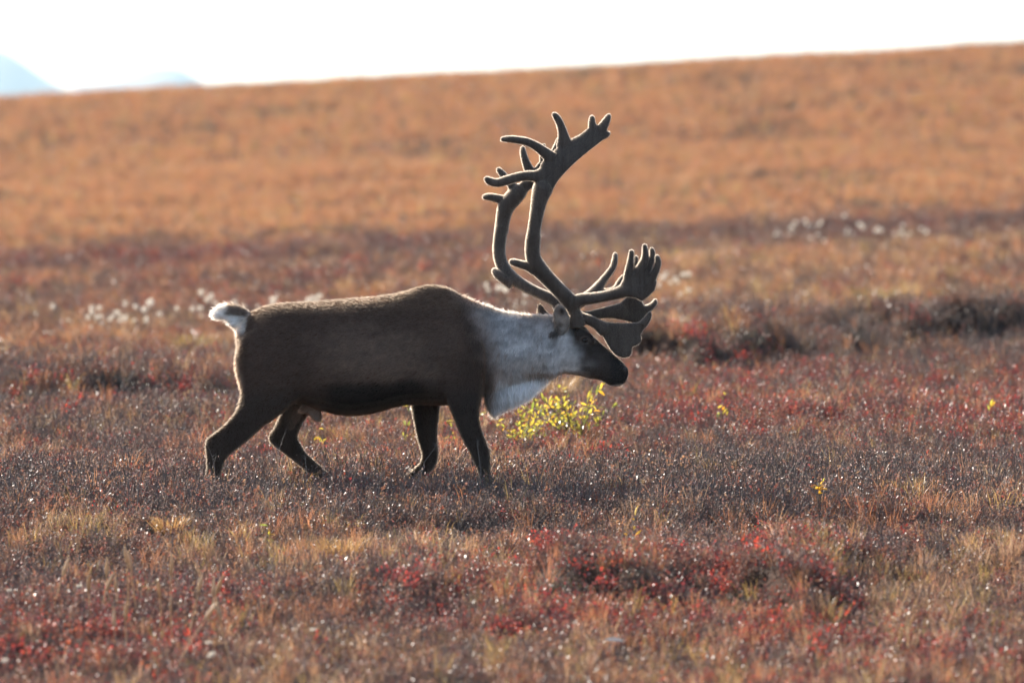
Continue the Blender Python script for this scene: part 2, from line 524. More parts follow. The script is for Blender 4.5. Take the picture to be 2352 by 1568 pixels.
SPEC = {  # prototypes, size factor, tint sets (a, b)
    'brown': (SH, 1.0, [((.105, .048, .033), (.21, .105, .066)), ((.13, .068, .042), (.25, .155, .095)), ((.088, .045, .037), (.17, .10, .074)), ((.20, .05, .03), (.16, .09, .06))],
              "low dwarf shrubs with small brown leaves covering the tundra", "brown_dwarf_shrubs"),
    'red': (SH, .95, [((.20, .03, .026), (.46, .065, .035)), ((.10, .042, .038), (.38, .05, .04)), ((.36, .085, .035), (.09, .04, .036)), ((.085, .045, .042), (.34, .035, .032)), ((.09, .05, .042), (.24, .05, .04))],
            "low berry shrubs with bright red autumn leaves", "red_leaf_shrubs"),
    'tan': (GR, .8, [((.28, .175, .095), (.40, .275, .165)), ((.23, .135, .075), (.34, .21, .12)), ((.24, .17, .06), (.36, .25, .09))],
            "dry tan sedge and grass between the shrubs", "dry_tan_grass"),
    'orange': (GR, .8, [((.28, .122, .058), (.36, .175, .085)), ((.24, .105, .050), (.37, .185, .088))],
               "rusty orange autumn sedge on the slope", "orange_sedge"),
    'twig': (TW, 1.0, [((.12, .078, .066), (.21, .14, .115)), ((.14, .098, .082), (.25, .18, .15))],
             "grey brown leafless twigs of dwarf birch", "bare_dwarf_birch"),
    'dark': (MA, 1.25, [((.025, .026, .017), (.06, .055, .032)), ((.035, .028, .024), (.075, .055, .042))],
             "dark evergreen crowberry mats in the peat hollows", "dark_crowberry_mats"),
}
for i, k in enumerate(names):
    protos, sf, tints, label, nm = SPEC[k]
    m = pick == i; n = int(m.sum())
    s = PS[m] * sf * rng.uniform(.7, 1.25, n) * (1 - .25 * hill[m])
    if k in ('tan', 'orange'): s *= (.75 + .5 * n3[m])
    s *= 1 + .35 * sstep(37.3, 38.6, PD[m]) * (1 - sstep(41.0, 42.5, PD[m]))
    if k in ('red', 'twig'): s *= 1 + .35 * bk[m]
    hv = rng.uniform(.85, 1.15, n)
    T = np.array(tints)[rng.integers(0, len(tints), n)]
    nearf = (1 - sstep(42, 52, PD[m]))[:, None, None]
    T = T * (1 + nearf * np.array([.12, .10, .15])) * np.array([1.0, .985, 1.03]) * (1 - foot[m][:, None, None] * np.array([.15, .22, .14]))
    T = T * rng.uniform(.78, 1.22, (n, 1, 1)) * rng.uniform(.93, 1.07, (n, 1, 3))
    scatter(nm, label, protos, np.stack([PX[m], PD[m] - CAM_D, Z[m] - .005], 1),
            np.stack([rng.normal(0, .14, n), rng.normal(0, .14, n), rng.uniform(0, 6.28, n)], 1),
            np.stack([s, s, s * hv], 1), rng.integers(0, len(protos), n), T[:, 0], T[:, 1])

# ------------------------------------------------------------------ the caribou
def crom(A, n):
    A = np.asarray(A, float); m = len(A)
    out = []
    for i in range(m - 1):
        p0, p1, p2, p3 = A[max(i - 1, 0)], A[i], A[i + 1], A[min(i + 2, m - 1)]
        for t in np.arange(n) / n:
            out.append(.5 * (2 * p1 + (p2 - p0) * t + (2 * p0 - 5 * p1 + 4 * p2 - p3) * t * t + (3 * p1 - p0 - 3 * p2 + p3) * t ** 3))
    out.append(A[-1])
    return np.array(out)


class Solid:
    def __init__(s): s.V, s.F, s.n = [], [], 0

    def rings(s, R):
        m, k, _ = R.shape
        b = s.n
        s.V.append(R.reshape(-1, 3)); s.V.append(R[0].mean(0)[None]); s.V.append(R[-1].mean(0)[None])
        for i in range(m - 1):
            for j in range(k):
                a, c = b + i * k + j, b + i * k + (j + 1) % k
                s.F.append((a, c, c + k)); s.F.append((a, c + k, a + k))
        c0, c1 = b + m * k, b + m * k + 1
        for j in range(k):
            s.F.append((c0, b + (j + 1) % k, b + j)); s.F.append((c1, b + (m - 1) * k + j, b + (m - 1) * k + (j + 1) % k))
        s.n += m * k + 2

    def loft(s, secs, sub=4, k=28):
        """secs: (ux, uy, lx, ly, half_width_m, y_m, taper) edge pairs measured on the photograph's side view"""
        A = crom([(list(q) + [0.0, 0.0])[:7] if len(q) == 5 else (list(q) + [0.0])[:7] for q in secs], sub)
        t = np.linspace(0, 2 * math.pi, k, endpoint=False)
        R = []
        for ux, uy, lx, ly, hw, y, tp in A:
            u, l = P(ux, uy, y), P(lx, ly, y)
            c, a = (u + l) / 2, (u - l) / 2
            sn, cs = np.sin(t), np.cos(t)
            r = c[None] + a[None] * sn[:, None]
            r[:, 1] += max(hw, .002) * cs * (1 - tp * sn)
            R.append(r)
        s.rings(np.array(R))

    def tube(s, pts, sub=4, k=14, flat=1.0, maxw=9.0):
        """pts: (px, py, r_px, y_m)"""
        A = crom(pts, sub)
        C = np.array([P(a[0], a[1], a[3]) for a in A]); rr = np.maximum(A[:, 2] / PPM, .002)
        t = np.linspace(0, 2 * math.pi, k, endpoint=False)
        R = []
        for i in range(len(C)):
            d = C[min(i + 1, len(C) - 1)] - C[max(i - 1, 0)]; d /= np.linalg.norm(d) + 1e-9
            u = np.cross(d, [0, 1, 0]); u /= np.linalg.norm(u) + 1e-9; w = np.cross(d, u)
            R.append(C[i] + rr[i] * np.cos(t)[:, None] * u + min(flat * rr[i], maxw) * np.sin(t)[:, None] * w)
        # rounded tip
        d = C[-1] - C[-2]; d /= np.linalg.norm(d) + 1e-9
        for f, g in ((.5, .8), (.85, .45)):
            R.append((R[len(C) - 1] - C[-1]) * g + C[-1] + d * rr[-1] * f)
        s.rings(np.array(R))

    def plate(s, outline, y, th, bulge=.5):
        """flat palm: outline polygon (px, py) given real thickness, y may be a function of (px, py)"""
        o = np.array(outline, float); n = len(o)
        yf = y if callable(y) else (lambda a, b: y)
        c = o.mean(0)
        R = []
        for f, g in ((.0, .02), (.9, .80), (.75, .95), (0, 1.0)):
            pass
        rings = []
        for shrink, off in ((.0, .9), (.5, 1.0), (.86, .9), (1.0, .35), (1.0, -.35), (.86, -.9), (.5, -1.0), (.0, -.9)):
            q = c + (o - c) * max(shrink, .02)
            rings.append(np.array([P(a, b, yf(a, b)) + np.array([0, -off * th, 0]) for a, b in q]))
        s.rings(np.array(rings))

    def remeshed(s, name, voxel, smooth_it, factor=.5):
        me = mesh_np(name + "_raw", np.concatenate(s.V), np.array(s.F))
        o = bpy.data.objects.new(name + "_raw", me); COL.objects.link(o)
        r = o.modifiers.new("r", 'REMESH'); r.mode = 'VOXEL'; r.voxel_size = voxel; r.use_smooth_shade = True
        if smooth_it:
            q = o.modifiers.new("s", 'SMOOTH'); q.factor = factor; q.iterations = smooth_it
        dg = bpy.context.evaluated_depsgraph_get(); dg.update()
        out = bpy.data.meshes.new_from_object(o.evaluated_get(dg)); out.name = name
        bpy.data.objects.remove(o); bpy.data.meshes.remove(me)
        out.polygons.foreach_set("use_smooth", np.ones(len(out.polygons), dtype=bool))
        return out


B = Solid()
# trunk
B.loft([(549, 748, 549, 842, .06, 0, 0), (560, 729, 556, 884, .125, 0, .05), (590, 711, 585, 905, .175, 0, .1), (625, 700, 622, 915, .205, 0, .1), (682, 695, 682, 925, .225, 0, .1),
        (741, 692, 741, 942, .25, 0, .1), (800, 687, 800, 953, .268, 0, .12), (858, 682, 858, 947, .268, 0, .15), (905, 676, 905, 934, .255, 0, .22), (940, 667, 935, 928, .235, 0, .32),
        (968, 657, 961, 927, .215, 0, .42), (1003, 655, 1000, 928, .20, 0, .45), (1034, 663, 1030, 928, .195, 0, .40), (1063, 679, 1060, 926, .185, 0, .3), (1092, 692, 1088, 920, .165, 0, .2),
        (1120, 702, 1108, 905, .13, 0, .1), (1145, 712, 1122, 885, .09, 0, 0)])
# neck
B.loft([(1050, 690, 1060, 915, .15, 0, .3), (1092, 692, 1095, 908, .14, 0, .25), (1137, 710, 1132, 898, .125, 0, .2), (1180, 718, 1175, 886, .112, 0, .15), (1225, 723, 1220, 874, .105, 0, .1),
        (1268, 725, 1262, 867, .10, 0, 0), (1298, 732, 1290, 860, .09, 0, 0)])
# throat mane
B.loft([(1110, 860, 1116, 922, .05), (1122, 855, 1129, 948, .05), (1140, 850, 1150, 940, .055), (1165, 850, 1183, 926, .055), (1195, 850, 1219, 907, .05), (1225, 845, 1243, 884, .045), (1255, 845, 1266, 866, .035)])
# head
B.loft([(1268, 726, 1262, 866, .085), (1296, 733, 1285, 858, .088), (1322, 741, 1308, 859, .086), (1344, 751, 1328, 862, .086), (1360, 770, 1340, 865, .080), (1384, 791, 1356, 869, .066),
        (1400, 805, 1370, 870.5, .057), (1415, 818, 1381, 873, .051), (1428, 829, 1391, 879, .05), (1437, 839, 1402, 886, .05), (1442, 851, 1416, 888, .045), (1443, 862, 1429, 884, .034), (1440, 870, 1436, 878, .012)])
# brow ridges over the eyes
for sg in (-1, 1):
    B.tube([(1325, 765, 13, sg * .062), (1343, 770, 13, sg * .073), (1360, 782, 8, sg * .066)], k=10)
    B.tube([(1424, 843, 8, sg * .030), (1435, 850, 9, sg * .034), (1438, 862, 6, sg * .028)], k=10)
# near ear, far ear
B.loft([(1284, 768, 1306, 760, .022, -.07), (1276, 748, 1309, 746, .02, -.09), (1270, 730, 1310, 732, .016, -.105), (1269, 717, 1306, 720, .013, -.12), (1273, 706, 1299, 708, .011, -.13), (1281, 699, 1292, 700, .007, -.135)], k=16)
B.loft([(1246, 735, 1290, 745, .02, .07), (1234, 718, 1268, 727, .016, .10), (1233, 706, 1254, 712, .012, .115), (1235, 696, 1244, 698, .007, .125)], k=16)
# legs: (rear edge, front edge, half width, side)
yn, yf = -.135, .135
B.loft([(590, 735, 650, 735, .06, -.06), (558, 775, 680, 775, .09, -.105), (542, 830, 700, 850, .105, -.125), (550, 875, 697, 900, .09, -.132), (556, 905, 668, 930, .072, yn), (545, 940, 632, 957, .058, yn), (523, 969, 601, 979, .048, yn), (498, 991, 570, 1007, .041, yn),
        (476, 1008, 545, 1027, .036, yn), (472, 1022, 521, 1048, .032, yn), (474, 1045, 513, 1063, .029, yn), (475, 1075, 506, 1083, .027, yn), (473, 1096, 505, 1100, .029, yn), (476, 1110, 511, 1112, .033, yn), (478, 1126, 519, 1124, .035, yn), (480, 1137, 523, 1137, .033, yn)])
B.loft([(600, 800, 730, 800, .08, .10), (630, 880, 735, 895, .075, .12), (646, 935, 713, 942, .058, yf), (638, 966, 696, 966, .046, yf), (627, 988, 685, 988, .04, yf), (617, 1003, 681, 1003, .036, yf), (624, 1018, 687, 1016, .033, yf),
        (645, 1034, 700, 1038, .03, yf), (672, 1054, 720, 1057, .027, yf), (698, 1074, 739, 1074, .026, yf), (716, 1090, 752, 1086, .028, yf), (728, 1105, 765, 1100, .032, yf), (736, 1120, 778, 1116, .034, yf), (742, 1132, 785, 1131, .03, yf)])
B.loft([(938, 830, 1030, 830, .075, .10), (942, 890, 1020, 890, .07, .12), (945, 928, 1010, 928, .058, yf), (950, 958, 1005, 962, .046, yf), (959, 1004, 1002, 1004, .036, yf), (966, 1026, 1004, 1030, .037, yf), (970, 1045, 1004, 1048, .032, yf),
        (966, 1062, 1001, 1064, .029, yf), (951, 1077, 986, 1084, .03, yf), (934, 1090, 963, 1105, .032, yf), (921, 1102, 948, 1122, .033, yf), (914, 1116, 940, 1133, .028, yf)])
B.loft([(1010, 745, 1070, 740, .05, -.08), (990, 780, 1100, 770, .08, -.115), (988, 810, 1112, 800, .09, -.135), (1003, 860, 1112, 860, .082, -.138), (1026, 915, 1102, 915, .066, yn), (1041, 953, 1098, 948, .052, yn), (1054, 985, 1102, 980, .042, yn), (1067, 1014, 1112, 1008, .037, yn), (1079, 1036, 1120, 1032, .037, yn),
        (1088, 1056, 1122, 1054, .03, yn), (1097, 1074, 1122, 1075, .027, yn), (1102, 1092, 1126, 1092, .028, yn), (1104, 1108, 1136, 1106, .033, yn), (1104, 1122, 1145, 1122, .035, yn), (1105, 1136, 1148, 1136, .033, yn)])
# tail and sheath
B.tube([(575, 732, 14, 0), (556, 724, 17, 0), (535, 717, 17, 0), (515, 716, 15, 0), (500, 720, 10, 0)], flat=.7)
B.tube([(562, 745, 13, 0), (551, 740, 16, 0), (540, 730, 15, 0)], flat=.7)
B.tube([(700, 926, 24, 0), (718, 940, 14, 0), (729, 955, 10, 0), (732, 962, 7, 0)], flat=1.0)
body_me = B.remeshed("body", .0095, 7)

# eye socket and nostril dimples, then coat colours with body shading painted in, all by position on the animal -----------------
nv = len(body_me.vertices)
V = np.empty(nv * 3, np.float32); body_me.vertices.foreach_get("co", V); V = V.reshape(-1, 3).astype(float)


def to_px(V):
    d = V[:, 1] + CAM_D
    return 1176 + K * V[:, 0] / d, 784 - K * ((V[:, 2] - CAM_H) / d + TANP)


px, py = to_px(V)


def dimple(cx, cy, r, depth, ymin=.02):
    g = np.exp(-((px - cx) ** 2 + (py - cy) ** 2) / r ** 2) * (np.abs(V[:, 1]) > ymin)
    V[:, 1] -= np.sign(V[:, 1]) * depth * g


dimple(1345, 781, 8, .012, .04)
dimple(1434, 855, 4.5, .014, .015)
for t in np.linspace(0, 1, 14):      # mouth line
    dimple(1430 - 38 * t, 877 - 9 * t + 4 * t * t, 2.6, .0035, .008)
# inner ear hollow
g = np.exp(-(((px - 1290) / 11) ** 2 + ((py - 722) / 15) ** 2)) * (V[:, 1] < -.095)
V[:, 1] += .008 * g
# soft muscle and rib relief
V[:, 1] *= 1 + .02 * (fbm(px / 60., py / 45., 5, 2) - .5)
body_me.vertices.foreach_set("co", V.astype(np.float32).ravel()); body_me.update()


def coat_shade_colour(px, py, y):  # coat markings, with muscle and elbow shading painted into the colour
    px = np.asarray(px, float); py = np.asarray(py, float)
    nz = fbm(px / 22., py / 22., 11, 3) - .5; nf = fbm(px / 6., py / 9., 13, 2) - .5
    nv_ = fbm(px / 7., py / 28., 17, 3) - .5
    C = np.zeros((len(px), 3))

    def lay(col, a):
        a = np.clip(a, 0, 1)[:, None]
        C[:] = C * (1 - a) + np.array(col) * a
    lay((.074, .049, .038), np.ones(len(px)))
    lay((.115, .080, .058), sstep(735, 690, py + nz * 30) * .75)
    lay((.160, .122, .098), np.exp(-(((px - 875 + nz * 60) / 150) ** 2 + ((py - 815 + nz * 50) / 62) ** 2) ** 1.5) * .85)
    lay((.110, .080, .064), np.exp(-(((px - 1035) / 55) ** 2 + ((py - 770 + nz * 30) / 60) ** 2)) * .7)  # lighter shoulder: body-form shading painted in
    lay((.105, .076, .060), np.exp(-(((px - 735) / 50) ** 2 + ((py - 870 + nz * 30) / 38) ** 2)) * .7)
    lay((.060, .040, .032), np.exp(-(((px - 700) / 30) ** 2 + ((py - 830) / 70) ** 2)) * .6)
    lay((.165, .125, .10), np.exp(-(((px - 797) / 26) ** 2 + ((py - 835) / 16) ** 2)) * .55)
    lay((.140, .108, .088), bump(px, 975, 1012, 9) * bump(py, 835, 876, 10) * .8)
    lay((.014, .010, .009), sstep(870, 892, py + nz * 14 + 10 * bump(px, 905, 985, 14)) * bump(px, 745, 985, 30))  # dark belly fur, plus painted shade behind the elbow
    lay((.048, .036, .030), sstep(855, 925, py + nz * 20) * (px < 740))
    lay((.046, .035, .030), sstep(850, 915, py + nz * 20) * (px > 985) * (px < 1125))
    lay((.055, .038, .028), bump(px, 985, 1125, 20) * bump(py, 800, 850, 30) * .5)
    lay((.21, .165, .14), bump(px, 668, 850, 22) * sstep(925 + 22 * sstep(700, 780, px), 938 + 16 * sstep(700, 780, px), py) * (py < 985) * (np.abs(y) < .10))
    lay((.20, .17, .155), bump(px, 716, 742, 4) * sstep(940, 950, py) * (py < 975))
    # white rump and tail
    lay((.62, .58, .54), sstep(10, 0, px - (566 - (py - 735) * .22) + nf * 10) * (py > 705) * sstep(775, 755, py))
    lay((.22, .18, .15), sstep(9, 0, px - (536 + 20 * sstep(800, 880, py)) + nf * 8) * bump(py, 780, 900, 10) * .8)
    lay((.92, .89, .85), sstep(560, 548, px + nf * 10) * (py < 745))
    lay((.075, .055, .045), sstep(724, 718, py + (px - 540) * -.20 + nf * 3) * bump(px, 527, 572, 6) * .9)
    # pale neck and throat
    bd = np.interp(py, [660, 700, 760, 821, 852, 880, 918, 960], [1062, 1080, 1108, 1124, 1146, 1150, 1140, 1120])
    neck = sstep(-42, 72, px - bd + nz * 22) * (1 - (py > 925) * (px < 1124) * (np.abs(y) > .075)) * (py < 975)
    lay((.60, .58, .57), neck * sstep(1345, 1315, px + nz * 20))
    lay((.33, .30, .29), neck * bump(px, 1190, 1330, 35) * sstep(790, 745, py + nz * 40) * .55)
    lay((.46, .41, .37), neck * bump(px + nz * 20, 1150, 1265, 16) * bump(py, 812, 862, 18) * .8)
    lay((.10, .08, .068), neck * bump(px, 1205, 1272, 14) * bump(py + (px - 1240) * -.0, 850, 861, 6) * .8)
    lay((.93, .93, .93), neck * sstep(862, 876, py + nz * 14) * (px < 1275))
    lay((.15, .12, .10), neck * sstep(.18, .32, nv_) * .55 * (px < 1300))
    # face
    lay((.55, .53, .52), np.exp(-(((px - 1300 + (py - 815) * .3 + nz * 20) / 36) ** 2 + ((py - 812) / 40) ** 2) ** 2) * .9)
    face = sstep(-22, 28, (px - 1318) * .75 + (798 - py) * .72 + nz * 16)
    face = np.maximum(face * sstep(1296, 1322, px), sstep(1352, 1385, px + nz * 20))
    lay((.048, .036, .031), face)
    lay((.22, .20, .19), np.exp(-(((px - 1350) / 22) ** 2 + ((py - 836) / 11) ** 2)) * .7)
    lay((.30, .24, .20), bump(px, 1272, 1352, 14) * sstep(848, 856, py) * .75)
    lay((.022, .018, .017), sstep(1392, 1412, px))
    lay((.50, .47, .45), sstep(881.5, 886.5, py + (px - 1412) * .12) * bump(px, 1396, 1436, 5))
    lay((.20, .165, .15), np.exp(-((np.hypot(px - 1345, (py - 781) * 1.25) - 10.5) / 3.0) ** 2) * .42)
    lay((.11, .095, .088), np.exp(-(((px - 1436) / 3.5) ** 2 + ((py - 848) / 7) ** 2)) * .8)  # nostril highlight painted into the colour
    # ears
    ear = (py < 772 - (px - 1270) * .1) * bump(px, 1262, 1312, 3) * (y < -.082)
    lay((.06, .05, .045), ear * .9)
    lay((.58, .52, .47), ear * np.exp(-(((px - 1292) / 20) ** 2 + ((py - 728) / 34) ** 2)))
    lay((.06, .048, .042), ear * np.exp(-(((px - 1291) / 9) ** 2 + ((py - 716) / 10) ** 2)))
    lay((.05, .042, .04), np.exp(-(((px - 1279 + (py - 764) * .25) / 9) ** 2 + ((py - 762) / 20) ** 2)) * (np.abs(y) > .05) * .95)
    lay((.07, .058, .052), (y > .07) * bump(px, 1225, 1290, 8) * (py < 742))
    lay((.016, .013, .012), sstep(1098, 1106, py))
    C *= (1 + .5 * nf + .3 * nz + .55 * (fbm((px + py * .5) / 26., py / 9., 19, 3) - .5))[:, None] * np.array([1.20, 1.03, .93]) ** ((1 - sstep(.2, .5, C.mean(1))) * sstep(1300, 1250, px))[:, None]
    return np.clip(C, .004, .9)


def coat_mat(name, fur, back=(.85, .72, .58)):
    m, nt, out = new_mat(name)
    a = N(nt, "ShaderNodeAttribute", attribute_type='GEOMETRY', attribute_name="coat")
    df = N(nt, "ShaderNodeBsdfDiffuse")
    nt.links.new(a.outputs["Color"], df.inputs[0])
    if fur:
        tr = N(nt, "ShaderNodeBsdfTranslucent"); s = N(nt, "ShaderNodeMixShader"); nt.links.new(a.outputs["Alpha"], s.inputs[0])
        lift = N(nt, "ShaderNodeMix", data_type='RGBA', blend_type='ADD'); lift.inputs[0].default_value = 1
        lift.inputs[7].default_value = (*back, 1)
        nt.links.new(a.outputs["Color"], lift.inputs[6]); nt.links.new(lift.outputs[2], tr.inputs[0])
        nt.links.new(df.outputs[0], s.inputs[1]); nt.links.new(tr.outputs[0], s.inputs[2])
        g = N(nt, "ShaderNodeBsdfGlossy"); g.inputs["Roughness"].default_value = .45; g.inputs[0].default_value = (1, .96, .9, 1)
        s2 = N(nt, "ShaderNodeMixShader"); s2.inputs[0].default_value = .015
        nt.links.new(s.outputs[0], s2.inputs[1]); nt.links.new(g.outputs[0], s2.inputs[2])
        nt.links.new(s2.outputs[0], out.inputs[0])
    else:
        nt.links.new(df.outputs[0], out.inputs[0])
    return m


M_skin = coat_mat("caribou_coat", False)
M_fur = coat_mat("caribou_fur", True)
M_velvet = coat_mat("antler_velvet", True, (.9, .8, .68))


def set_coat(me, C, alpha=None):
    a = me.attributes.new("coat", 'FLOAT_COLOR', 'POINT')
    a.data.foreach_set("color", np.concatenate([C, np.ones((len(C), 1)) if alpha is None else alpha[:, None]], 1).astype(np.float32).ravel())


set_coat(body_me, coat_shade_colour(px, py, V[:, 1]))
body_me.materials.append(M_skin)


def tri_data(me):
    me.calc_loop_triangles()
    n = len(me.loop_triangles); T = np.empty(n * 3, np.int32); me.loop_triangles.foreach_get("vertices", T); T = T.reshape(-1, 3)
    v = np.empty(len(me.vertices) * 3, np.float32); me.vertices.foreach_get("co", v); v = v.reshape(-1, 3).astype(float)
    nn = np.empty(len(me.vertices) * 3, np.float32); me.vertices.foreach_get("normal", nn); nn = nn.reshape(-1, 3).astype(float)
    return T, v, nn


def sample_surface(me, n, dens=None):
    T, v, nn = tri_data(me)
    a = v[T]; ar = .5 * np.linalg.norm(np.cross(a[:, 1] - a[:, 0], a[:, 2] - a[:, 0]), axis=1)
    if dens is not None: ar = ar * dens(a.mean(1))
    ti = rng.choice(len(T), n, p=ar / ar.sum())
    r1, r2 = np.sqrt(rng.random(n)), rng.random(n)
    w = np.stack([1 - r1, r1 * (1 - r2), r1 * r2], 1)[:, :, None]
    p = (a[ti] * w).sum(1); m = (nn[T][ti] * w).sum(1)
    return p, m / (np.linalg.norm(m, axis=1, keepdims=True) + 1e-9)


def unit(a): return a / (np.linalg.norm(a, axis=1, keepdims=True) + 1e-9)


def hair_mesh(name, p, n, flow, lift, length, width, col, mat, curl=.25, tl=None):
    m = len(p)
    t = unit(flow - n * (flow * n).sum(1, keepdims=True))
    d = unit(t * (1 - lift[:, None]) + n * lift[:, None] + rng.normal(0, .16, (m, 3)))
    w = unit(np.cross(n, d) + rng.normal(0, .35, (m, 3)))
    L = length[:, None]; wd = width[:, None]
    mid = p + d * L * .55
    tip = mid + unit(d + t * curl + rng.normal(0, .12, (m, 3))) * L * .5
    VV = np.stack([p - n * .001 - w * wd, p - n * .001 + w * wd, mid + w * wd * .75, mid - w * wd * .75, tip], 1).reshape(-1, 3)
    b = np.arange(m)[:, None] * 5
    F = np.concatenate([b + [0, 1, 2], b + [0, 2, 3], b + [3, 2, 4]])
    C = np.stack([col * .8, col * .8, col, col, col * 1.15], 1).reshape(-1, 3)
    me = mesh_np(name, VV, F, [mat], smooth=False)
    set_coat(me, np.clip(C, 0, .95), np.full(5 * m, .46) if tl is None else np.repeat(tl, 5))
    return me


def fur_for_body(n):
    def dens(c):
        x, y_ = to_px(c)
        return 1 + 1.2 * sstep(1250, 1290, x) + .8 * sstep(930, 960, y_)
    p, nn = sample_surface(body_me, n, dens)
    x, y_ = to_px(p)
    flow = np.tile(np.array([-.9, 0, -.38]), (n, 1)); L = np.full(n, .025); lift = np.full(n, .22)

    x0_, y0_ = x, y_
    x = x + rng.normal(0, 7, n); y_ = y_ + rng.normal(0, 9, n)

    def setr(m, f, l, lf):
        flow[m] = f; L[m] = l; lift[m] = lf
    setr(x > 1060, (-.35, 0, -1), .032, .34)
    setr((x > 1105) & (y_ > 862) & (x < 1275), (.05, 0, -1), .060, .16)
    setr(x > 1275, (-.75, 0, -.35), .011, .22)
    setr(x > 1385, (-.8, 0, -.1), .006, .18)
    setr((y_ > 925) & (x < 1112) & ~((x > 690) & (x < 930)), (.0, 0, -1), .017, .46)
    setr((y_ < 765) & (x > 1262) & (x < 1312) & (p[:, 1] < -.104), (.1, 0, .9), .013, .30)
    setr((y_ < 735) & (x > 1228) & (x < 1292) & (p[:, 1] > .085), (.1, 0, .9), .013, .30)
    setr((x < 556) & (y_ < 770), (-.8, 0, -.25), .045, .34)
    setr((x < 562) & (y_ >= 770) & (y_ < 930), (-.2, 0, -1), .030, .5)
    x, y_ = x0_, y0_
    keep = ~((np.hypot(x - 1345, y_ - 781) < 8) & (np.abs(p[:, 1]) > .05))
    L *= rng.uniform(.65, 1.25, n)
    col = coat_shade_colour(x, y_, p[:, 1]) * rng.uniform(.86, 1.16, (n, 1)) * rng.uniform(.98, 1.02, (n, 3))
    wd = np.where(L < .015, .0011, .0015) * rng.uniform(.7, 1.3, n)
    return hair_mesh("fur", p[keep], nn[keep], flow[keep], lift[keep], L[keep], wd[keep], col[keep], M_fur, tl=(.10 + .42 * sstep(.80, .45, np.abs(nn[:, 1])))[keep])  # translucency varies with facing, building the rim glow into outline hairs


origin = P(800, GROUND_PY, 0)
caribou = bpy.data.objects.new("caribou", None); COL.objects.link(caribou)
tag(caribou, "walking bull caribou with pale neck and huge velvet antlers on red tundra", "caribou")
body = link("body", body_me, caribou)
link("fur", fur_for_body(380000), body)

# eyes
M_eye = plain_mat("eye_surface", (.008, .006, .005), .08, .8)
for sg in (-1, 1):
    bm_v, bm_f = [], []
    c = P(1345, 781, sg * .078)
    R = []
    for a in np.linspace(-math.pi / 2, math.pi / 2, 9):
        R.append([c + np.array([.020 * math.cos(a) * math.cos(t), .013 * math.sin(a), .0155 * math.cos(a) * math.sin(t)]) for t in np.linspace(0, 2 * math.pi, 18, endpoint=False)])
    s_ = Solid(); s_.rings(np.array(R))
    link("eye", mesh_np("eye", np.concatenate(s_.V), np.array(s_.F), [M_eye], smooth=True), caribou)

# antlers ----------------------------------------------------------------------
def z1(x, y): return 1079.5 + x * .2051, 229.7 + y * .2051
def z2(x, y): return 1079.5 + x * .2051, 516.8 + y * .2051


def bm(f, ps):  # beam sections from edge pairs
    out = []
    for (ax, ay, bx, by, y) in ps:
        a, b = f(ax, ay), f(bx, by)
        out.append(((a[0] + b[0]) / 2, (a[1] + b[1]) / 2, .5 * math.hypot(a[0] - b[0], a[1] - b[1]), y))
    return out


def tn(f, ps, y0, y1):
    n = len(ps); out = []
    for i, (x, y, r) in enumerate(ps):
        a = f(x, y); out.append((a[0], a[1], r * .2051, y0 + (y1 - y0) * i / (n - 1)))
    return out


NA = Solid()
NA.tube(bm(z2, [(1110, 1130, 1290, 1130, -.05), (1105, 1060, 1275, 1075, -.06), (1090, 930, 1225, 960, -.08), (1020, 830, 1190, 860, -.10), (930, 750, 1090, 735, -.14), (800, 630, 955, 580, -.19), (680, 520, 840, 430, -.24),
               (637, 410, 785, 340, -.27), (622, 290, 775, 240, -.29), (632, 130, 790, 120, -.31)]) +
        bm(z1, [(640, 1500, 780, 1500, -.32), (670, 1300, 815, 1300, -.33), (690, 1100, 868, 1120, -.335), (705, 980, 925, 1005, -.335)]), flat=.85)
# upper palm: flattened blade following edge pairs
NA.loft([(*z1(690, 1080), *z1(880, 1100), .026, -.335), (*z1(705, 980), *z1(930, 1000), .024, -.335), (*z1(745, 860), *z1(1005, 880), .022, -.33), (*z1(810, 690), *z1(1140, 740), .021, -.32), (*z1(920, 590), *z1(1250, 640), .020, -.30),
         (*z1(1030, 490), *z1(1330, 575), .019, -.28), (*z1(1150, 430), *z1(1400, 520), .018, -.26), (*z1(1230, 390), *z1(1460, 475), .017, -.245), (*z1(1320, 320), *z1(1510, 435), .016, -.23), (*z1(1390, 290), *z1(1545, 400), .014, -.22)], k=20)
for ps, y0, y1 in (
        ([(920, 660, 75), (830, 585, 58), (740, 520, 48), (640, 470, 42), (540, 450, 40), (440, 440, 36), (365, 442, 26)], -.32, -.36),
        ([(1060, 520, 95), (1045, 410, 62), (1025, 320, 45), (995, 240, 40), (960, 185, 35), (940, 165, 26)], -.28, -.30),
        ([(1380, 330, 55), (1365, 260, 38), (1366, 200, 28)], -.22, -.22),
        ([(1460, 350, 65), (1500, 280, 50), (1535, 220, 38), (1552, 180, 26)], -.22, -.20),
        ([(1480, 400, 50), (1530, 385, 36), (1552, 375, 22)], -.22, -.20),
        ([(830, 840, 95), (740, 855, 62), (640, 850, 52), (520, 870, 50), (400, 905, 50), (300, 930, 45), (220, 910, 42), (185, 885, 30)], -.33, -.42),
        ):
    NA.tube(tn(z1, ps, y0, y1), maxw=.022)
NA.tube(tn(z2, [(720, 490, 70), (640, 460, 48), (560, 440, 42), (490, 418, 38), (465, 412, 30)], -.24, -.29))
